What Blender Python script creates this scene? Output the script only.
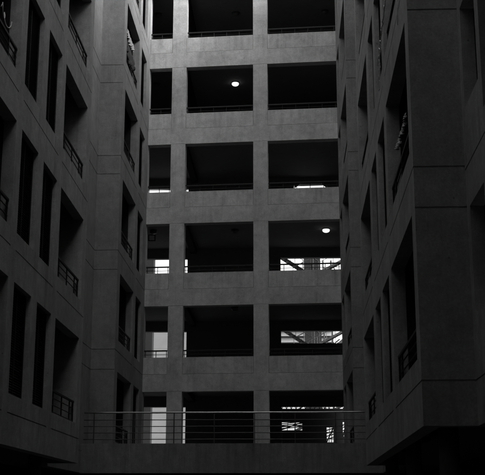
import bpy, bmesh, math, random
from mathutils import Vector, Matrix
random.seed(7)
for o in list(bpy.data.objects): bpy.data.objects.remove(o)
scene = bpy.context.scene
COL = scene.collection
R = math.radians

# ------------------------------------------------------------------ camera
CAM_Z = 1.6
cam = bpy.data.cameras.new('camera')
cam.sensor_fit = 'HORIZONTAL'; cam.sensor_width = 36.0
cam.lens = 1090.864 / 485.0 * 36.0
cam.clip_start = 0.1; cam.clip_end = 3000
camo = bpy.data.objects.new('camera', cam); COL.objects.link(camo)
pi_, ya, ro = R(14.272), R(2.426), R(0.041)
fw = Vector((-math.sin(ya)*math.cos(pi_), math.cos(ya)*math.cos(pi_), math.sin(pi_)))
rt = Vector((math.cos(ya), math.sin(ya), 0)); up = rt.cross(fw)
r2 = rt*math.cos(ro) + up*math.sin(ro); u2 = -rt*math.sin(ro) + up*math.cos(ro)
m3 = Matrix((r2, u2, -fw)).transposed()
camo.matrix_world = Matrix.Translation((0, 0, CAM_Z)) @ m3.to_4x4()
scene.camera = camo

# ------------------------------------------------------------------ light
SUN_EL, SUN_AZ = 27.0, 108.0      # azimuth clockwise from +Y: the sun stands to the right
w = bpy.data.worlds.new('World'); scene.world = w; w.use_nodes = True
nt = w.node_tree; nt.nodes.clear()
sky = nt.nodes.new('ShaderNodeTexSky'); sky.sky_type = 'NISHITA'; sky.sun_disc = False
sky.sun_elevation = R(SUN_EL); sky.sun_rotation = R(SUN_AZ); sky.dust_density = 4.0; sky.air_density = 1.2
bw = nt.nodes.new('ShaderNodeRGBToBW'); bg = nt.nodes.new('ShaderNodeBackground'); wo = nt.nodes.new('ShaderNodeOutputWorld')
nt.links.new(sky.outputs[0], bw.inputs[0]); nt.links.new(bw.outputs[0], bg.inputs[0]); nt.links.new(bg.outputs[0], wo.inputs[0])
bg.inputs[1].default_value = 0.15
sl = bpy.data.lights.new('sun', 'SUN'); sl.energy = 0.5; sl.angle = R(24); sl.color = (1, 1, 1)
so = bpy.data.objects.new('sun', sl); COL.objects.link(so)
sd = Vector((math.sin(R(SUN_AZ))*math.cos(R(SUN_EL)), math.cos(R(SUN_AZ))*math.cos(R(SUN_EL)), math.sin(R(SUN_EL))))
so.rotation_euler = sd.to_track_quat('Z', 'Y').to_euler()
scene.view_settings.view_transform = 'Standard'; scene.view_settings.look = 'None'
scene.view_settings.gamma = 1.0; scene.view_settings.use_curve_mapping = False
scene.view_settings.exposure = 2.02
scene.render.engine = 'CYCLES'
scene.cycles.max_bounces = 8; scene.cycles.diffuse_bounces = 5

# ------------------------------------------------------------------ materials
def new_mat(name):
    m = bpy.data.materials.new(name); m.use_nodes = True
    return m, m.node_tree, m.node_tree.nodes['Principled BSDF']
def concrete(name, base=0.30, var=0.16, streak=0.22, rough=0.9, seed=0.0, sill=None, run=.24):
    m, t, b = new_mat(name); N = t.nodes; L = t.links
    g = N.new('ShaderNodeNewGeometry')
    off = N.new('ShaderNodeVectorMath'); off.operation = 'ADD'; off.inputs[1].default_value = (seed, seed*1.7, 0)
    L.new(g.outputs['Position'], off.inputs[0])
    def noise(scale, vec, det=4, ro_=0.6):
        n = N.new('ShaderNodeTexNoise'); n.inputs['Scale'].default_value = scale; n.inputs['Detail'].default_value = det
        n.inputs['Roughness'].default_value = ro_; L.new(vec, n.inputs['Vector']); return n.outputs[0]
    def remap(s, a, b_, c, d):
        n = N.new('ShaderNodeMapRange'); n.inputs[1].default_value = a; n.inputs[2].default_value = b_
        n.inputs[3].default_value = c; n.inputs[4].default_value = d; L.new(s, n.inputs[0]); return n.outputs[0]
    def mul(a, b_):
        n = N.new('ShaderNodeMath'); n.operation = 'MULTIPLY'; L.new(a, n.inputs[0])
        if isinstance(b_, float): n.inputs[1].default_value = b_
        else: L.new(b_, n.inputs[1])
        return n.outputs[0]
    st = N.new('ShaderNodeVectorMath'); st.operation = 'MULTIPLY'; st.inputs[1].default_value = (1, 1, 0.12)
    L.new(off.outputs[0], st.inputs[0])
    big = remap(noise(0.7, off.outputs[0], 5), 0.3, 0.7, 1-var, 1+var)
    mid = remap(noise(5.0, off.outputs[0], 6, .7), 0.3, 0.7, 1-var*.9, 1+var*.9)
    fine = remap(noise(38.0, off.outputs[0], 3), 0.3, 0.7, 1-var*.75, 1+var*.75)
    strk = remap(noise(3.2, st.outputs[0], 5, .65), 0.52, 0.75, 1.0, 1-streak)
    st2 = N.new('ShaderNodeVectorMath'); st2.operation = 'MULTIPLY'; st2.inputs[1].default_value = (1, 1, 0.035)
    L.new(off.outputs[0], st2.inputs[0])
    thin = remap(noise(11.0, st2.outputs[0], 4, .6), 0.58, 0.72, 1.0, 1-streak*.6)
    dots = remap(noise(14.0, off.outputs[0], 5, .75), 0.62, 0.74, 1.0, 1+var*1.2)
    v = mul(mul(mul(mul(mul(mul(big, mid), fine), strk), thin), dots), base)
    if sill is not None:
        # rain dirt running down from each window sill
        sx = N.new('ShaderNodeSeparateXYZ'); L.new(g.outputs['Position'], sx.inputs[0])
        a1_ = N.new('ShaderNodeMath'); a1_.operation = 'SUBTRACT'; L.new(sx.outputs[2], a1_.inputs[0]); a1_.inputs[1].default_value = sill
        a2_ = N.new('ShaderNodeMath'); a2_.operation = 'DIVIDE'; L.new(a1_.outputs[0], a2_.inputs[0]); a2_.inputs[1].default_value = 3.2
        a3_ = N.new('ShaderNodeMath'); a3_.operation = 'FRACT'; L.new(a2_.outputs[0], a3_.inputs[0])
        fade = remap(a3_.outputs[0], .62, .99, 0.0, 1.0)
        sm = N.new('ShaderNodeVectorMath'); sm.operation = 'MULTIPLY'; sm.inputs[1].default_value = (1, 1, .06); L.new(off.outputs[0], sm.inputs[0])
        run_ = remap(noise(6.5, sm.outputs[0], 5, .7), .47, .68, 0.0, run)
        v = mul(v, remap(mul(fade, run_), 0, 1, 1.0, 0.0))
    # small pits and pale specks
    vo = N.new('ShaderNodeTexVoronoi'); vo.inputs['Scale'].default_value = 3.2; L.new(off.outputs[0], vo.inputs['Vector'])
    pit = remap(vo.outputs['Distance'], 0.03, 0.07, 0.55, 1.0)
    v = mul(v, pit)
    cb = N.new('ShaderNodeCombineColor')
    for i in range(3): L.new(v, cb.inputs[i])
    L.new(cb.outputs[0], b.inputs['Base Color'])
    b.inputs['Roughness'].default_value = rough
    b.inputs['Specular IOR Level'].default_value = 0.25
    bu = N.new('ShaderNodeBump'); bu.inputs['Strength'].default_value = 0.35; bu.inputs['Distance'].default_value = 0.02
    L.new(noise(22.0, off.outputs[0], 6, .7), bu.inputs['Height']); L.new(bu.outputs[0], b.inputs['Normal'])
    return m
def plain(name, v, rough=0.6, metal=0.0, var=0.15, scale=9.0):
    m, t, b = new_mat(name); N = t.nodes; L = t.links
    g = N.new('ShaderNodeNewGeometry'); n = N.new('ShaderNodeTexNoise'); n.inputs['Scale'].default_value = scale
    n.inputs['Detail'].default_value = 5; L.new(g.outputs['Position'], n.inputs['Vector'])
    r = N.new('ShaderNodeMapRange'); r.inputs[1].default_value = .3; r.inputs[2].default_value = .7
    r.inputs[3].default_value = v*(1-var); r.inputs[4].default_value = v*(1+var); L.new(n.outputs[0], r.inputs[0])
    cb = N.new('ShaderNodeCombineColor')
    for i in range(3): L.new(r.outputs[0], cb.inputs[i])
    L.new(cb.outputs[0], b.inputs['Base Color'])
    b.inputs['Roughness'].default_value = rough; b.inputs['Metallic'].default_value = metal
    if 'render' in name or 'dark_room' in name: b.inputs['Specular IOR Level'].default_value = 0.08
    return m
def emit(name, s):
    m, t, b = new_mat(name); b.inputs['Base Color'].default_value = (.8, .8, .8, 1)
    b.inputs['Emission Color'].default_value = (1, 1, 1, 1); b.inputs['Emission Strength'].default_value = s
    return m
M = dict(
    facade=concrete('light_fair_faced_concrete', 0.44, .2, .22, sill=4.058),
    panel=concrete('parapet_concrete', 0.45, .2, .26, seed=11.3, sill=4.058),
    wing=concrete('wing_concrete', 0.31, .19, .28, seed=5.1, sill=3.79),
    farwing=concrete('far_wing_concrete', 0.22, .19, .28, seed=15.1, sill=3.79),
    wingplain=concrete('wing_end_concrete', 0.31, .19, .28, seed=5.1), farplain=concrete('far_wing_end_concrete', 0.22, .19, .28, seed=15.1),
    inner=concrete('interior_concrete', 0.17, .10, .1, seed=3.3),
    fascia=concrete('bridge_concrete', 0.215, .18, .25, seed=8.1, sill=3.64, run=.4),
    dark=plain('dark_room_shade_and_screen', 0.02, .8), black=plain('black_painted_steel', 0.007, .6, .3),  # dark paints in the shade of the rooms; the screen wall shares it
    louvre=plain('dark_louvre_metal', 0.012, .6, .4), glass=plain('dark_window_glass', 0.015, .12, 0, .05),
    steel=plain('dull_stainless_steel', 0.42, .38, .9, .2, 14), staird=plain('grey_painted_steel', 0.06, .5, .3),
    ground=plain('courtyard_paving', 0.07, .9, 0, .3, 2.0), paleb=plain('pale_render', 0.36, .8, 0, .06, 1.0), white=plain('white_render', 0.17, .8, 0, .06, 1.0),
    stripb=plain('grey_render', 0.02, .8, 0, .1, 1.0), towerb=plain('dark_grey_render', 0.022, .8, 0, .1, 1.0), opal=plain('opal_glass_off', 0.09, .3, 0, .05),
    rim=plain('grey_enamel', 0.07, .4, 0, .1), cloth=plain('pale_cotton', 0.32, .95, 0, .2, 20), clothd=plain('dark_cotton', 0.03, .95, 0, .2, 20),
    wire=plain('pale_plastic_line', 0.8, .6, 0, .1), lamp=emit('lit_opal_glass', 0.32))

# ------------------------------------------------------------------ helpers
def link(name, bm, mat, parent=None, smooth=False, recalc=True):
    if recalc: bmesh.ops.recalc_face_normals(bm, faces=bm.faces)
    me = bpy.data.meshes.new(name); bm.to_mesh(me); bm.free(); me.materials.append(mat)
    if smooth:
        for p in me.polygons: p.use_smooth = True
    o = bpy.data.objects.new(name, me); COL.objects.link(o)
    if parent: o.parent = parent; o.matrix_parent_inverse = Matrix.Translation(-parent.location)
    return o
def thing(name, label, cat, loc=(0, 0, 0), group=None):
    o = bpy.data.objects.new(name, None); COL.objects.link(o); o.location = loc; o.empty_display_size = .3
    o['label'] = label; o['category'] = cat
    if group: o['group'] = group
    return o
def tag(o, label=None, cat=None, group=None, kind=None):
    if label: o['label'] = label
    if cat: o['category'] = cat
    if group: o['group'] = group
    if kind: o['kind'] = kind
    return o
def bx(bm, x0, x1, y0, y1, z0, z1):
    v = [bm.verts.new((x, y, z)) for x in (x0, x1) for y in (y0, y1) for z in (z0, z1)]
    for f in ((0,1,3,2),(4,6,7,5),(0,4,5,1),(2,3,7,6),(0,2,6,4),(1,5,7,3)): bm.faces.new([v[i] for i in f])
def obx(bm, A, d, n, u0, u1, w0, w1, z0, z1):
    """box in wall space: u along d from A, w along n"""
    v = []
    for u in (u0, u1):
        for q in (w0, w1):
            for z in (z0, z1): v.append(bm.verts.new((A[0]+d[0]*u+n[0]*q, A[1]+d[1]*u+n[1]*q, z)))
    for f in ((0,1,3,2),(4,6,7,5),(0,4,5,1),(2,3,7,6),(0,2,6,4),(1,5,7,3)): bm.faces.new([v[i] for i in f])
def bar(bm, p, q, r, n=8):
    p = Vector(p); q = Vector(q); d = (q-p).normalized(); a = d.orthogonal().normalized(); b = d.cross(a)
    rings = []
    for c in (p, q): rings.append([bm.verts.new(c + a*r*math.cos(2*math.pi*i/n) + b*r*math.sin(2*math.pi*i/n)) for i in range(n)])
    for i in range(n): bm.faces.new([rings[0][i], rings[0][(i+1)%n], rings[1][(i+1)%n], rings[1][i]])
    bm.faces.new(rings[0][::-1]); bm.faces.new(rings[1])
def tube(bm, pts, r, n=6):
    pts = [Vector(p) for p in pts]; rings = []
    for i, p in enumerate(pts):
        d = (pts[min(i+1, len(pts)-1)] - pts[max(i-1, 0)]).normalized(); a = d.cross(Vector((.31, .2, .93))).normalized(); b = d.cross(a)
        rings.append([bm.verts.new(p + a*r*math.cos(2*math.pi*k/n) + b*r*math.sin(2*math.pi*k/n)) for k in range(n)])
    for A_, B_ in zip(rings, rings[1:]):
        for k in range(n): bm.faces.new([A_[k], A_[(k+1)%n], B_[(k+1)%n], B_[k]])
    bm.faces.new(rings[0][::-1]); bm.faces.new(rings[-1])

def wallmesh(A, B, side, z0, z1, thick=.25, openings=(), hgroove=(), vgroove=(), m0=0, m1=0, gw=.026, gd=.013):
    """a wall between plan points A and B with real openings and recessed joints.
    side=+1: its back lies to the right of A->B, -1: to the left. m0, m1: mitre at each end."""
    A = Vector(A[:2]); B = Vector(B[:2]); d = (B-A); Lw = d.length; d.normalize()
    n = Vector((d.y, -d.x))*side
    us = {0.0, Lw}; zs = {z0, z1}
    gr = []
    for (a, b, z) in hgroove: gr.append((max(a, 0), min(b, Lw), z-gw/2, z+gw/2))
    for (u, a, b) in vgroove: gr.append((u-gw/2, u+gw/2, a, b))
    for (a, b, c, e) in list(openings)+gr:
        us.add(max(a, 0.)); us.add(min(b, Lw)); zs.add(max(c, z0)); zs.add(min(e, z1))
    us = sorted(us); zs = sorted(zs)
    def clean(s):
        o = [s[0]]
        for x in s[1:]:
            if x-o[-1] > 1e-5: o.append(x)
        return o
    us = clean(us); zs = clean(zs); nu, nz = len(us)-1, len(zs)-1
    dep = [[0.0]*nz for _ in range(nu)]
    for i in range(nu):
        uc = (us[i]+us[i+1])/2
        for j in range(nz):
            zc = (zs[j]+zs[j+1])/2
            for (a, b, c, e) in gr:
                if a < uc < b and c < zc < e: dep[i][j] = gd
            for (a, b, c, e) in openings:
                if a < uc < b and c < zc < e: dep[i][j] = None
    bm = bmesh.new(); cache = {}
    def V(i, j, w):
        k = (i, j, round(w, 5))
        if k not in cache:
            u = us[i]
            if i == 0: u += m0*w
            if i == nu: u -= m1*w
            p = A + d*u + n*w
            cache[k] = bm.verts.new((p.x, p.y, zs[j]))
        return cache[k]
    def face(vs):
        try: bm.faces.new(vs)
        except ValueError: pass
    for i in range(nu):
        for j in range(nz):
            w = dep[i][j]
            if w is None: continue
            face([V(i,j,w), V(i+1,j,w), V(i+1,j+1,w), V(i,j+1,w)])
            face([V(i,j,thick), V(i,j+1,thick), V(i+1,j+1,thick), V(i+1,j,thick)])
    def g(i, j):
        if i < 0 or j < 0 or i >= nu or j >= nz: return thick
        return thick if dep[i][j] is None else dep[i][j]
    for i in range(nu+1):
        for j in range(nz):
            a, b = g(i-1, j), g(i, j)
            if abs(a-b) > 1e-6: face([V(i,j,a), V(i,j,b), V(i,j+1,b), V(i,j+1,a)])
    for i in range(nu):
        for j in range(nz+1):
            a, b = g(i, j-1), g(i, j)
            if abs(a-b) > 1e-6: face([V(i,j,a), V(i,j,b), V(i+1,j,b), V(i+1,j,a)])
    return bm, A, d, n, Lw

# ------------------------------------------------------------------ levels (ground = 0)
P = 3.2
S = 1.0                             # storey height factor of the block being built
O = 0.0                             # small level offset of the block being built
J = lambda k: 3.43 + O + P*S*k          # storey joint
T = lambda k: J(k) + 2.565*S        # head of the openings of storey k
SW = lambda k: J(k) + .365*S        # sill in the side wings
SF = lambda k: J(k) + .628          # sill in the central facade
FL = lambda k: J(k) - .05           # floor finish
BASE = 2.8
NK = 6
TOP = J(NK) + .7

# ------------------------------------------------------------------ ground
bm = bmesh.new()
v = [bm.verts.new(p) for p in ((-600,-600,0),(600,-600,0),(600,1200,0),(-600,1200,0))]; bm.faces.new(v)
tag(link('ground', bm, M['ground']), kind='structure')

# ------------------------------------------------------------------ central building
cb = thing('central_building', 'central concrete block of open galleries between square columns facing the camera', 'building', (-1.7, 42, 0))
XL, XR = -5.40, 1.97
FY = lambda x: 39.843 - .0677*x
FA, FB = (XL-.9, FY(XL-.9)), (XR+.9, FY(XR+.9))
fd = (Vector(FB)-Vector(FA)); FLn = fd.length; fd.normalize()
U = lambda x: (x-FA[0])/fd.x
cols = [(-4.492, -3.926), (-1.280, -.722)]
bays = [(XL, cols[0][0]), (cols[0][1], cols[1][0]), (cols[1][1], XR)]
ops = []; hg = []; vg = []
for k in range(-1, NK):
    for bi, (a, b) in enumerate(bays):
        if k >= 0: ops.append((U(a), U(b), J(k)+.003, T(k)))
    for (a, b) in cols:
        if k >= 0: hg.append((U(a), U(b), T(k)+.008))
bm, A_, d_, n_, L_ = wallmesh(FA, FB, -1, BASE, TOP, .35, ops, hg, gw=.014, gd=.01)
link('concrete_frame', bm, M['facade'], cb)
for k in range(0, NK):
    for bi, (a, b) in enumerate(bays):
        bm = bmesh.new(); g = .009
        obx(bm, A_, d_, n_, U(a)+g, U(b)-(g if bi < 2 else .0), .004, .20, J(k)+.013, SF(k))
        pp = link('parapet_panel', bm, M['panel'], cb)
        if k == 0: continue
        bm = bmesh.new(); uu0, uu1 = U(a)+.01, U(b)-.01
        pt = lambda u, w_, z: (A_[0]+d_[0]*u+n_[0]*w_, A_[1]+d_[1]*u+n_[1]*w_, z)
        obx(bm, A_, d_, n_, uu0, uu1, .12, .175, SF(k)+.245, SF(k)+.292)
        bar(bm, pt(uu0, .15, SF(k)+.125), pt(uu1, .15, SF(k)+.125), .011)
        n = max(2, round((b-a)/.55))
        for i in range(n+1):
            u = uu0+.05 + (uu1-uu0-.1)*i/n
            bar(bm, pt(u, .15, SF(k)-.01), pt(u, .15, SF(k)+.25), .013)
        link('gallery_railing', bm, M['black'], cb)
# floors with a downstand beam, back wall with its openings, side walls of the galleries
for k in range(0, NK+1):
    bm = bmesh.new()
    v0 = []
    for (x, y) in ((XL-1.2, FY(XL)+.36), (XR+.9, FY(XR)+.36+.0), (XR+.9, 45.98), (XL-1.2, 45.98)):
        v0.append((x, y))
    yl = FY(XL-1.2)+.352; yr = FY(XR+.9)+.352
    pts = [(XL-1.2, yl), (XR+.9, yr), (XR+.9, 45.98), (XL-1.2, 45.98)]
    lo = [bm.verts.new((x, y, J(k)-.20)) for x, y in pts]; hi = [bm.verts.new((x, y, FL(k))) for x, y in pts]
    bm.faces.new(lo[::-1]); bm.faces.new(hi)
    for i in range(4): bm.faces.new([lo[i], lo[(i+1)%4], hi[(i+1)%4], hi[i]])
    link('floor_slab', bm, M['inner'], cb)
ops = []
for k in range(0, 4):
    ops.append((-6.35-(-6.6), -4.34-(-6.6), FL(k)+(.0 if k else .0)+.01, T(k)))
for k in range(0, 4):
    ops.append(((-.30 if k < 3 else .32)+6.6, (2.30 if k < 3 else 1.76)+6.6, J(k)+(.8, 2.02, .8, .8)[k], T(k)+(.12 if k == 3 else 0)))
bm, *_ = wallmesh((-6.6, 46.0), (2.87, 46.0), -1, 0, TOP, .25, ops)
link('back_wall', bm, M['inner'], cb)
for xa, xb in ((.33, .62), (1.75, 1.5)):
    bm = bmesh.new(); zt_ = T(3)+.125
    lo_ = [bm.verts.new(p) for p in ((xa, 45.9, zt_), (xb, 45.9, zt_), (xa, 45.9, zt_-.22))]
    hi_ = [bm.verts.new((v_.co.x, 45.975, v_.co.z)) for v_ in lo_]
    bm.faces.new(lo_); bm.faces.new(hi_[::-1])
    for i in range(3): bm.faces.new([lo_[i], lo_[(i+1)%3], hi_[(i+1)%3], hi_[i]])
    link('haunch', bm, M['inner'], cb)
for x0, x1, y0, y1 in ((-6.62, -6.42, 40.7, 45.98), (2.5, 2.7, 40.2, 45.98)):
    bm = bmesh.new(); bx(bm, x0, x1, y0, y1, 0, TOP-.3); link('end_wall', bm, M['inner'], cb)
for k in range(0, NK):
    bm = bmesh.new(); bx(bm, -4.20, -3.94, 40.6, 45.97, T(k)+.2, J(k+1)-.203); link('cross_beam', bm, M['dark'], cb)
bm = bmesh.new(); bx(bm, -8.0, 4.6, 36.5, 36.7, 0, 3.08); link('ground_floor_wall', bm, M['dark'], cb)
for x0, x1 in ((-8.0, -6.62), (2.72, 4.6)):
    bm = bmesh.new(); bx(bm, x0, x1, 40.0, 40.2, 0, 3.3); link('ground_floor_wall', bm, M['dark'], cb)
bm = bmesh.new(); bx(bm, -6.6, 2.87, 40.9, 46.2, TOP-.002, TOP+.2); link('roof', bm, M['inner'], cb)

# ------------------------------------------------------------------ wings
def louvre(par, A, d, n, u0, u1, z0, z1):
    bm = bmesh.new(); w0 = .10; t = .045
    for (a, b, c, e) in ((u0, u1, z0, z0+t), (u0, u1, z1-t, z1), (u0, u0+t, z0+t, z1-t), (u1-t, u1, z0+t, z1-t)):
        obx(bm, A, d, n, a+.002 if a == u0 else a, b-.002 if b == u1 else b, w0, w0+.06, c+.002, e-.002)
    fr = link('window_frame', bm, M['louvre'], par)
    bm = bmesh.new(); z = z0+t+.02; um = (u0+u1)/2
    rr = random.Random(int(abs(u0*100+z0*37)))
    while z < z1-t-.03:
        tilt = .022 + rr.uniform(-.004, .004)
        for (a, b) in ((u0+t, um-.012), (um+.012, u1-t)):
            vs = []
            for u in (a, b):
                for (w_, zz) in ((w0+.012, z-tilt/2), (w0+.014, z-tilt/2+.006), (w0+.05, z+tilt/2+.006), (w0+.048, z+tilt/2)):
                    vs.append(bm.verts.new((A[0]+d[0]*u+n[0]*w_, A[1]+d[1]*u+n[1]*w_, zz)))
            for i in range(4): bm.faces.new([vs[i], vs[(i+1)%4], vs[4+(i+1)%4], vs[4+i]])
            bm.faces.new(vs[:4][::-1]); bm.faces.new(vs[4:])
        z += .05
    obx(bm, A, d, n, um-.012, um+.012, w0+.005, w0+.055, z0+t, z1-t)
    link('louvre', bm, M['louvre'], fr)
    bm = bmesh.new(); obx(bm, A, d, n, u0+.01, u1-.01, w0+.075, w0+.085, z0+.01, z1-.01)
    link('window_glass', bm, M['glass'], fr)
def balcony_rail(par, A, d, n, u0, u1, z0, h=.53):
    P3 = lambda u, z, w_=.085: (A[0]+d[0]*u+n[0]*w_, A[1]+d[1]*u+n[1]*w_, z)
    bm = bmesh.new()
    obx(bm, A, d, n, u0+.004, u1-.004, .065, .11, z0+h-.02, z0+h+.025)
    for f in (.10, .40, .70): bar(bm, P3(u0+.01, z0+h*f), P3(u1-.01, z0+h*f), .012)
    r = link('balcony_railing', bm, M['black'], par)
    n_ = 5
    for f in (0.02, .17, .5, .83, .98):
        bm = bmesh.new(); u = u0+(u1-u0)*f; obx(bm, A, d, n, u-.016, u+.016, .07, .10, z0, z0+h-.021)
        link('post', bm, M['black'], r)
def wing_block(par, A, B, side, spans, m0, m1, kvis, gaps=(), vgr=(), depth=1.9, mat='wing', kmin=0, lit_end=False, thick=.25):
    """spans: (y0, y1, kind) along the wall by their world Y"""
    A = Vector(A); B = Vector(B); d = (B-A).normalized(); Lw = (B-A).length
    UY = lambda y: (y-A.y)/d.y
    ops = []; hg = []
    sp = []
    for (y0, y1, kind) in spans:
        a, b = sorted((UY(y0), UY(y1))); sp.append((a, b, kind))
    sp.sort()
    for k in range(kmin, NK):
        for (a, b, kind) in sp:
            ops.append((a, b, SW(k) if kind != 'slit' else SW(k)+.52, T(k)))
    for k in range(0, NK+1):
        edges = [0]+[e for g_ in gaps for e in sorted((UY(g_[0]), UY(g_[1])))]+[Lw]
        edges = sorted(edges)
        for i in range(0, len(edges)-1, 2): hg.append((edges[i], edges[i+1], J(k)))
    vg = []
    for y in vgr:
        for k in range(0, NK): vg.append((UY(y), T(k-1) if k else BASE+.2, SW(k)))
    bm, A2, d2, n2, L2 = wallmesh(A, B, side, BASE, TOP, thick, ops, hg, vg, m0, m1)
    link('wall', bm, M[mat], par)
    # cross walls behind the piers, floor slabs, back wall of the loggias
    edges = [0.26] + [e for s_ in sp for e in s_[:2]] + [Lw-.26]
    for i in range(0, len(edges), 2):
        a, b = edges[i], edges[i+1]
        if b-a < .05: continue
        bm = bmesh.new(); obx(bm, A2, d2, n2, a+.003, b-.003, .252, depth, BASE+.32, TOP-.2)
        if i == len(edges)-2 and lit_end:  # concrete kept only on the lit outer strip, shade colour deeper in
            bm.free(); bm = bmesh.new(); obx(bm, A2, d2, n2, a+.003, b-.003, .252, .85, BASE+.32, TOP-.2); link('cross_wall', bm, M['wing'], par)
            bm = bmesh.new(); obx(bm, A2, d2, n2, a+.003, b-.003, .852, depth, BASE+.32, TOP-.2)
        link('cross_wall', bm, M['dark'], par)  # room shade painted as dark colour, here and on slabs and rear wall
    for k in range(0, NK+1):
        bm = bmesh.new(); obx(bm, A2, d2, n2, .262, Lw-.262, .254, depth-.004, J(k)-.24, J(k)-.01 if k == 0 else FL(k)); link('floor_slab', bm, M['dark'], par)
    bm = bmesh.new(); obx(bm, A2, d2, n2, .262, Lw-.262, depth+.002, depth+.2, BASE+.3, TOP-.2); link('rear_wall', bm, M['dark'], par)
    for k in range(kmin, NK):
        vis = kvis[0] <= k <= kvis[1]
        for (a, b, kind) in sp:
            if kind == 'louvre' and vis: louvre(par, A2, d2, n2, a, b, SW(k), T(k))
            elif kind == 'louvre':
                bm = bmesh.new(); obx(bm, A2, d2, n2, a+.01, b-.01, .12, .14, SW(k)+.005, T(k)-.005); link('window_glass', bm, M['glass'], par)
            elif kind == 'balcony' and vis:
                balcony_rail(par, A2, d2, n2, a, b, SW(k))
                bm = bmesh.new(); obx(bm, A2, d2, n2, a+.35, b-.55, depth-.03, depth-.004, FL(k)+.04, FL(k)+2.1); dr = link('balcony_door', bm, M['glass'], par)
                um = (a+b)/2-.1
                for q in (a+.33, um-.02, b-.57):
                    bm = bmesh.new(); obx(bm, A2, d2, n2, q, q+.045, depth-.05, depth-.031, FL(k)+.03, FL(k)+2.12)
                    link('door_frame', bm, M['louvre'], dr)
    return A2, d2, n2, UY
def plain_wall(par, A, B, side, m0, m1, top_line=True, mat='wingplain'):
    Lw = (Vector(B)-Vector(A)).length
    hg = [(0, Lw, J(k)) for k in range(NK+1)]
    if top_line: hg += [(0, Lw, T(k)) for k in range(NK)]
    bm, *_ = wallmesh(A, B, side, BASE, TOP, .25, (), hg, (), m0, m1)
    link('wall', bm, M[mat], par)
def roof(par, x0, x1, y0, y1):
    bm = bmesh.new(); bx(bm, x0, x1, y0, y1, TOP-.25, TOP-.05); link('roof', bm, M['inner'], par)

# left side: the back of each wall lies to the left (side -1 when walking +Y)
nl = thing('left_residential_block', 'nearest left concrete wing with louvred windows and corner balconies overhanging the yard', 'building', (-6, 22, 0))
S = .983; O = .05; BASE = 2.87
a0, a1, a2, a3 = (-6.15, 15.9), (-5.29, 15.9), (-5.375, 28.1), (-6.15, 28.1)
plain_wall(nl, a0, a1, -1, -1, 1)
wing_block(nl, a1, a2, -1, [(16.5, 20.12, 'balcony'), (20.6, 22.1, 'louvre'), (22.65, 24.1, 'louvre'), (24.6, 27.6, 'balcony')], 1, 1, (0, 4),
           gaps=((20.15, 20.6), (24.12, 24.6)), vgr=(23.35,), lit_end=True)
plain_wall(nl, a2, a3, -1, 1, -1)
roof(nl, -7.6, -5.6, 16.2, 27.8)
fl_ = thing('left_residential_block', 'far left concrete wing meeting the central galleries, set back behind the nearest left one', 'building', (-6, 36, 0))
S = .993; O = 0.0; BASE = 2.8
b1, b2, b3, b4 = (-6.15, 28.1), (-6.15, 33.62), (-5.40, 33.62), (-5.40, FY(-5.40))
plain_wall(fl_, b1, b2, -1, -1, -1, mat='farplain')
plain_wall(fl_, b2, b3, -1, -1, 1, mat='farplain')
wing_block(fl_, b3, b4, -1, [(34.2, 37.28, 'balcony'), (37.88, 39.3, 'louvre')], 1, 0, (0, 5), gaps=((37.3, 37.85),), mat='farwing')
roof(fl_, -7.6, -5.7, 28.3, 40)
S = 1.0
# front part of the left side, mostly outside the frame
bm, *_ = wallmesh((-6.15, 4), (-6.15, 15.9), -1, BASE, TOP, .25, (), [(0, 11.9, J(k)) for k in range(NK)], (), 0, -1)
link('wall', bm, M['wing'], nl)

# right side: the back of each wall lies to the right
nr = thing('right_residential_block', 'nearest right concrete wing with a broad blank end face and tall balcony gap', 'building', (2.5, 22, 0))
S = .983
c0, c1, c2, c3 = (2.62, 15.42), (1.865, 15.42), (1.925, 28.0), (2.72, 28.0)
plain_wall(nr, c0, c1, 1, -1, 1)
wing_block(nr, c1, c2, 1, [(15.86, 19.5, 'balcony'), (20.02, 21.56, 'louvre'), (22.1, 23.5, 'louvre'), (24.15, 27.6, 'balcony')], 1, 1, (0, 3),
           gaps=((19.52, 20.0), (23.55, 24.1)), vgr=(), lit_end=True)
plain_wall(nr, c2, c3, 1, 1, -1)
roof(nr, 2.2, 4.0, 15.8, 27.8)
fr_ = thing('right_residential_block', 'far right concrete wing, a thin sliver beside the central galleries', 'building', (2.5, 36, 0))
S = .993
e1, e2, e3, e4 = (2.72, 28.0), (2.72, 33.55), (1.985, 33.55), (1.97, FY(1.97))
plain_wall(fr_, e1, e2, 1, -1, -1, mat='farplain')
plain_wall(fr_, e2, e3, 1, -1, 1, mat='farplain')
wing_block(fr_, e3, e4, 1, [(33.95, 37.35, 'balcony'), (37.85, 39.3, 'louvre')], 1, 0, (0, 5), gaps=((37.4, 37.8),), mat='farwing')
roof(fr_, 2.3, 4.0, 28.3, 39)
ff = thing('right_residential_block', 'dark concrete wing at the right picture edge with narrow recessed window slits', 'building', (3.5, 10, 0))
S = .962
wing_block(ff, (2.62, 4.0), (2.62, 15.42), 1, [(14.02, 15.17, 'slit'), (11.2, 13.75, 'balcony')], 0, -1, (0, 2), gaps=(), thick=.2)
roof(ff, 2.9, 4.4, 4, 15.2)
bm = bmesh.new(); bx(bm, 2.9, 4.5, 15.44, 15.66, 3.1, TOP-.3); link('slit_shade_panel', bm, M['dark'], ff)  # dark sheet added as the shade inside the window slits
S = 1.0

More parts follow.
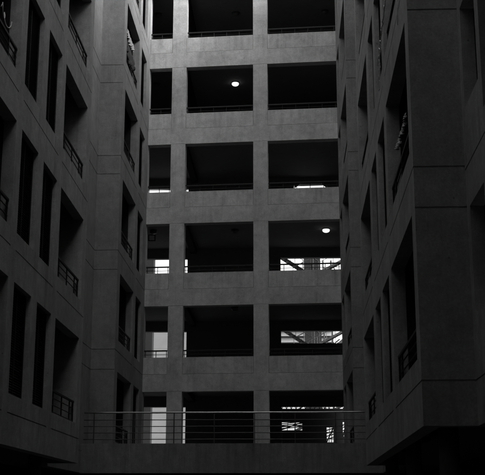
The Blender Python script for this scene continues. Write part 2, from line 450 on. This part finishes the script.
# unseen block over and behind the camera, added and sized to darken the yard
rb = thing('unseen_rear_block', 'unseen plain block added above and behind the camera to darken the yard', 'building', (-2, 0, 0))
RY = 9.6
bm, *_ = wallmesh((-6.4, RY), (2.9, RY), 1, 6.9, TOP-6.5, .25, (), [(0, 9.3, J(k)) for k in range(2, NK-2)])
link('wall', bm, M['inner'], rb)
bm = bmesh.new(); bx(bm, -6.4, 2.9, -6, RY-.26, 6.9, 7.15); link('soffit', bm, M['inner'], rb)
bm = bmesh.new(); bx(bm, -6.4, 2.9, -6, RY-.26, TOP-6.8, TOP-6.6); link('roof', bm, M['inner'], rb)
bm = bmesh.new(); bx(bm, -8.2, 4.8, -6.3, -6.05, 0, TOP-6.5); link('end_wall', bm, M['inner'], rb)
for x0, x1 in ((-8.2, -8.0), (4.6, 4.8)):
    bm = bmesh.new(); bx(bm, x0, x1, -6, 3.99, 0, 6.34); link('side_wall', bm, M['inner'], rb)
for x0, x1 in ((-7.99, -6.41), (2.91, 4.59)):
    bm = bmesh.new(); bx(bm, x0, x1, -6, 3.99, 6.1, 6.34); link('soffit', bm, M['inner'], rb)
    bm = bmesh.new(); bx(bm, x0, x1, 4.0, 4.2, 3.05, TOP-6.5); link('side_wall', bm, M['inner'], rb)

# undercroft: dark set-back ground floor and round pillars
for (par, x0, x1, y0, y1) in ((nl, -8.2, -8.0, 4, 40), (nr, 4.6, 4.8, 4, 40)):
    bm = bmesh.new(); bx(bm, x0, x1, y0, y1, 0, 3.7); link('ground_floor_wall', bm, M['dark'], par)
for par, x0, x1, ya_, yb in ((nl, -8.0, -6.42, 4.21, 28), (fl_, -8.0, -6.42, 28.01, 40), (nr, 2.99, 4.6, 4.21, 28), (fr_, 2.99, 4.6, 28.01, 40)):
    bm = bmesh.new(); bx(bm, x0, x1, ya_, yb, 2.98, 3.22); link('soffit', bm, M['inner'], par)
def pillar(par, x, y):
    bm = bmesh.new(); bar(bm, (x, y, 0), (x, y, 3.18), .16, 20); link('pillar', bm, M['fascia'], par, True)
for y in (17.5, 22.5, 27.3): pillar(nr, 2.5, y); pillar(nl, -6.3, y)

# ------------------------------------------------------------------ footbridge and its railing
BY = 32.5
fb = thing('footbridge', 'concrete footbridge crossing the yard in front of the lowest gallery', 'bridge', (-1.7, 34, 2.8))
bm = bmesh.new(); bx(bm, -7.3, 3.35, BY, BY+.2, 2.785, 3.64); link('fascia', bm, M['fascia'], fb)
bm = bmesh.new(); bx(bm, -7.3, 3.35, BY+.202, 39.7, 3.1, 3.32); link('deck', bm, M['inner'], fb)
rl = thing('bridge_railing', 'low steel pipe railing with four thin rails along the footbridge edge', 'railing', (-1.7, BY+.1, 3.64))
X0, X1 = -6.10, 2.66
zt = 2.95+1.6
for i, z in enumerate((zt, 2.735+1.6, 2.545+1.6, 2.355+1.6, 2.165+1.6)):
    bm = bmesh.new(); r = .026 if i == 0 else .012
    n = 14; pts = [(X0+(X1-X0)*q/n, BY+.1, z+(random.uniform(-.004, .004))) for q in range(n+1)]
    tube(bm, pts, r, 10); link('top_rail' if i == 0 else 'rail', bm, M['steel'] if i == 0 else M['rim'], rl, True)
x = -5.80
while x < X1:
    bm = bmesh.new(); bx(bm, x-.014, x+.014, BY+.075, BY+.125, 3.641, zt-.02); link('post', bm, M['staird'], rl)
    x += 1.195

# ------------------------------------------------------------------ ceiling lamps and the hanging sign
def lamp(x, k, lit, label, y=42.8):
    t = thing('ceiling_lamp', label, 'lamp', (x, y, J(k+1)-.20), 'round lamps under the gallery ceilings')
    bm = bmesh.new(); bar(bm, (x, y, J(k+1)-.235), (x, y, J(k+1)-.202), .16, 24); link('lamp_base', bm, M['rim'], t)
    bm = bmesh.new(); bmesh.ops.create_uvsphere(bm, u_segments=24, v_segments=12, radius=.148)
    for v_ in bm.verts: v_.co.z *= .62
    bmesh.ops.translate(bm, verts=bm.verts, vec=(x, y, J(k+1)-.27))
    link('lamp_shade', bm, M['lamp'] if lit else M['opal'], t, True)
lamp(-2.12, 4, True, 'brightly lit round lamp in the middle bay, second opening from the top')
lamp(1.57, 2, True, 'brightly lit round lamp in the right bay, two openings below the top pair')
lamp(-2.12, 5, False, 'unlit dim lamp in the middle bay of the topmost gallery')
lamp(-2.12, 2, False, 'unlit lamp in the middle bay on the same gallery as the lit right-bay lamp')
lamp(-2.12, 1, False, 'unlit lamp in the middle bay one gallery above the footbridge one')
lamp(1.70, 5, False, 'unlit dim lamp in the right bay of the topmost gallery')
lamp(-5.45, 5, False, 'unlit lamp in the narrow left bay of the topmost gallery')
lamp(-5.45, 4, False, 'unlit lamp in the narrow left bay level with the lit middle-bay lamp')
lamp(-5.45, 2, False, 'unlit lamp above the square hanging frame in the narrow left bay')
sg = thing('square_sign', 'small dark square frame hanging below the ceiling of the narrow left bay', 'sign', (-5.45, 42.6, 12.4))
bm = bmesh.new()
x0, x1, z0, z1 = -5.62, -5.33, 12.33, 12.6
for (a, b, c, e) in ((x0, x1, z0, z0+.035), (x0, x1, z1-.035, z1), (x0, x0+.035, z0+.035, z1-.035), (x1-.035, x1, z0+.035, z1-.035)): bx(bm, a, b, 42.58, 42.63, c, e)
link('sign_frame', bm, M['black'], sg)
bm = bmesh.new(); bar(bm, (-5.475, 42.6, 12.6), (-5.475, 42.6, J(3)-.2), .01); link('hanger_rod', bm, M['black'], sg)

# ------------------------------------------------------------------ steel stairs behind the right bay
ss = thing('steel_staircase', 'steel staircase with crossing flights seen through the right bay of the galleries', 'staircase', (1, 47.5, 0))
def flight(xa, za, xb, zb, y):
    bm = bmesh.new()
    for dy in (0, .5): 
        L = Vector((xb-xa, 0, zb-za)); nrm = Vector((-L.z, 0, L.x)).normalized()*.045
        vs = []
        for yy in (y+dy, y+dy+.03):
            for p in ((Vector((xa, yy, za))-nrm), (Vector((xb, yy, zb))-nrm), (Vector((xb, yy, zb))+nrm), (Vector((xa, yy, za))+nrm)): vs.append(bm.verts.new(p))
        for f in ((0,1,2,3),(7,6,5,4),(0,4,5,1),(1,5,6,2),(2,6,7,3),(3,7,4,0)): bm.faces.new([vs[i] for i in f])
    link('stringer', bm, M['staird'], ss)
    bm = bmesh.new(); n = 11
    for i in range(n):
        t = (i+.5)/n; x = xa+(xb-xa)*t; z = za+(zb-za)*t; bx(bm, x-.11, x+.11, y+.032, y+.498, z-.01, z+.015)
    link('tread', bm, M['staird'], ss)
    bm = bmesh.new()
    bar(bm, (xa, y, za+.85), (xb, y, zb+.85), .022); bar(bm, (xa, y, za+.45), (xb, y, zb+.45), .012)
    for i in range(6):
        t = i/5; x = xa+(xb-xa)*t; z = za+(zb-za)*t; bar(bm, (x, y, z), (x, y, z+.85), .012)
    link('handrail', bm, M['staird'], ss)
for k in (0, 1, 2):
    z = J(k)+.0
    flight(-.35, z+2.9, 1.35, z+1.75, 46.9) if k else None
    flight(.25, z+1.7, 2.5, z+2.9, 47.9)
flight(.9, J(1)+1.75, 3.0, J(1)+2.95, 49.4)
for i_, x in enumerate((1.75, 1.95, 2.15)):
    bm = bmesh.new(); bar(bm, (x-.3, 48.6, J(1)+1.9), (x+.55, 48.6, J(1)+2.6+.05*i_), .03); link('brace', bm, M['staird'], ss)
    bm = bmesh.new(); bar(bm, (x+.35, 48.6, J(2)+1.9), (x-.1, 48.6, J(2)+2.7+.04*i_), .025); link('brace', bm, M['staird'], ss)
for x in (1.62, 1.98):
    bm = bmesh.new(); bx(bm, x-.035, x+.035, 48.8, 48.87, 0, 12.9); link('stair_post', bm, M['staird'], ss)
# screen wall behind the lowest gallery
sw = thing('screen_wall', 'dark pierced screen wall standing behind the lowest right bay', 'wall', (1, 47.0, 0))
def xat(px, Y): return (px-292.5)/1091*Y*1.005
ops = [(.6, 1.55, 5.06, 5.40), (2.57, 2.87, 4.56, 5.18), (3.26, 3.42, 4.8, 5.4)]
bm, *_ = wallmesh((-1.0, 46.6), (3.1, 46.6), -1, 0, 5.96, .12, ops); link('wall', bm, M['dark'], sw)
bm = bmesh.new()
x = -.9; s = 1
while x < 3.0:
    bar(bm, (x, 46.66, 5.96 if s else 6.2), (x+.10, 46.66, 6.2 if s else 5.96), .016); x += .10; s = 1-s
bar(bm, (-1, 46.66, 6.21), (3.1, 46.66, 6.21), .018)
link('truss', bm, M['black'], sw)
bm = bmesh.new()
for (a, b, c, e) in ops:
    n = 5
    for i in range(1, n): z = c+(e-c)*i/n; bar(bm, (a-1, 46.66, z), (b-1, 46.66, z+.09), .02)
    bar(bm, (a-1, 46.66, c), (b-1, 46.66, e), .025)
    for i in range(1, 3): xx = a+(b-a)*i/3-1; bar(bm, (xx, 46.66, c), (xx+.04, 46.66, e), .014)
link('grille', bm, M['black'], sw)

# ------------------------------------------------------------------ buildings beyond
def far_building(label, x0, x1, y0, y1, h, mat, bands, wx=1.5, grp='buildings beyond the galleries'):
    t = thing('distant_building', label, 'building', ((x0+x1)/2, y0, 0), grp)
    ops = []; L = x1-x0
    if bands:
        z = 1.0
        while z+1.4 < h-.4:
            x = .5
            while x+1.0 < L: ops.append((x, x+.9, z, z+1.3)); x += wx
            z += 3.0
    bm, *_ = wallmesh((x0, y0), (x1, y0), -1, 0, h, .3, ops, [(0, L, z_) for z_ in [3*i for i in range(1, int(h/3))]], gw=.06)
    link('front_wall', bm, mat, t)
    bm = bmesh.new(); bx(bm, x0+.01, x1-.01, y0+.45, max(y1, y0+.8), 0, h-.01); link('body', bm, mat, t)
    bm = bmesh.new(); bx(bm, x0+.02, x1-.02, y0+.31, y0+.44, 0.01, h-.02); link('window_glass', bm, M['glass'] if bands else mat, t)
    bm = bmesh.new(); bx(bm, x0-.1, x1+.1, y0-.1, y1+.1, h+.001, h+.25); link('roof', bm, mat, t)
far_building('pale rendered building seen through the narrow left bay', -14.4, -4.7, 110, 120, 22.0, M['white'], False)
far_building('grey building edge at the left of the narrow left bay', -12, -7.57, 60, 60.4, 18.0, M['stripb'], False)
far_building('pale building with dark ledges seen through the left half of the right bay', -2.4, 4.7, 112, 124, 20.5, M['paleb'], False, 1.6)
t_ = [o for o in bpy.data.objects if o.get('label', '').startswith('pale building with dark')][0]
for i in range(3):
    bm = bmesh.new(); bx(bm, -2.4, 4.7, 111.6, 111.99, 18.75+.65*i, 18.83+.65*i); link('ledge', bm, M['stripb'], t_)
far_building('dark grey tower between the bright gaps of the right bay', .93, 1.84, 60, 62, 18.2, M['towerb'], False)

# ------------------------------------------------------------------ laundry, hanger and loose lines
def cloth(label, x, y0, y1, ztop, drop, mat, name='hanging_cloth', cat='laundry', seed=1, bunch=.05):
    rr = random.Random(seed); bm = bmesh.new(); nu, nv = 150, 16
    ph = [rr.uniform(0, 6.28) for _ in range(6)]; grid = []
    for i in range(nu+1):
        u = i/nu; row = []
        for j in range(nv+1):
            v_ = j/nv
            fold = math.sin(u*31+ph[0]+2*v_)*.5+math.sin(u*17+ph[1])*.35+math.sin(u*57+ph[2]+v_*3)*.25
            fold += .5*math.sin(u*131+v_*9)+.35*math.sin(u*83-v_*6+ph[5]); xx = x + bunch*fold*(.25+v_) ; zz = ztop - drop*v_*(1+.22*math.sin(u*7+ph[3])+.12*math.sin(u*19+ph[4])) - .04*math.sin(math.pi*u)
            row.append(bm.verts.new((xx, y0+(y1-y0)*u+.02*math.sin(v_*5+ph[5]), zz)))
        grid.append(row)
    for i in range(nu):
        for j in range(nv): bm.faces.new([grid[i][j], grid[i+1][j], grid[i+1][j+1], grid[i][j+1]])
    o = link(name, bm, mat, None, True, False)
    md = o.modifiers.new('thickness', 'SOLIDIFY'); md.thickness = .008
    tag(o, label, cat); return o
cloth('crumpled pale cloth hanging along the railing of the near right balcony', 1.955, 16.9, 18.6, 6.40+1.6, .13, M['cloth'], seed=3, bunch=.03)
cloth('long pale garment hanging in the uppermost far left balcony', -5.47, 34.75, 36.1, 16.37+1.6, .30, M['cloth'], seed=5, bunch=.04)
cloth('dark garments hanging below the pale one in the uppermost far left balcony', -5.50, 34.5, 36.6, 16.0+1.6, .55, M['clothd'], seed=8)
def line(label, pts, r=.009, mat='wire', name='loose_cable', cat='cable', grp=None):
    bm = bmesh.new(); tube(bm, pts, r, 5); o = link(name, bm, M[mat], None, True); tag(o, label, cat, grp); return o
def wob(y0, z0, y1, z1, x, n, amp, seed):
    rr = random.Random(seed); return [(x+rr.uniform(-amp, amp)*.3, y0+(y1-y0)*i/n+rr.uniform(-amp, amp), z0+(z1-z0)*i/n+rr.uniform(-amp, amp)) for i in range(n+1)]
line('thin pale cable hanging straight down beside the broad right end face', [(1.845, 16.6, 10.6), (1.847, 16.62, 9.9), (1.85, 16.63, 9.42)])
line('frayed pale string trailing down the right wing near its second ledge', wob(18.2, 10.9, 20.3, 10.3, 1.84, 40, .045, 4), .011)
line('tangled pale string hanging against the right wing below the frayed one', wob(19.9, 10.5, 20.5, 9.8, 1.85, 26, .06, 9), .009)
pts = []
for i in range(60):
    t = i/59; pts.append((-5.27+.03*math.sin(t*9), 18.3+.85*t+.07*math.cos(t*16), 10.75+.10*math.sin(t*16)-.10*t))
line('curled pale wire on the near left balcony rail at the picture edge', pts, .008, 'wire', 'curled_wire', 'wire')
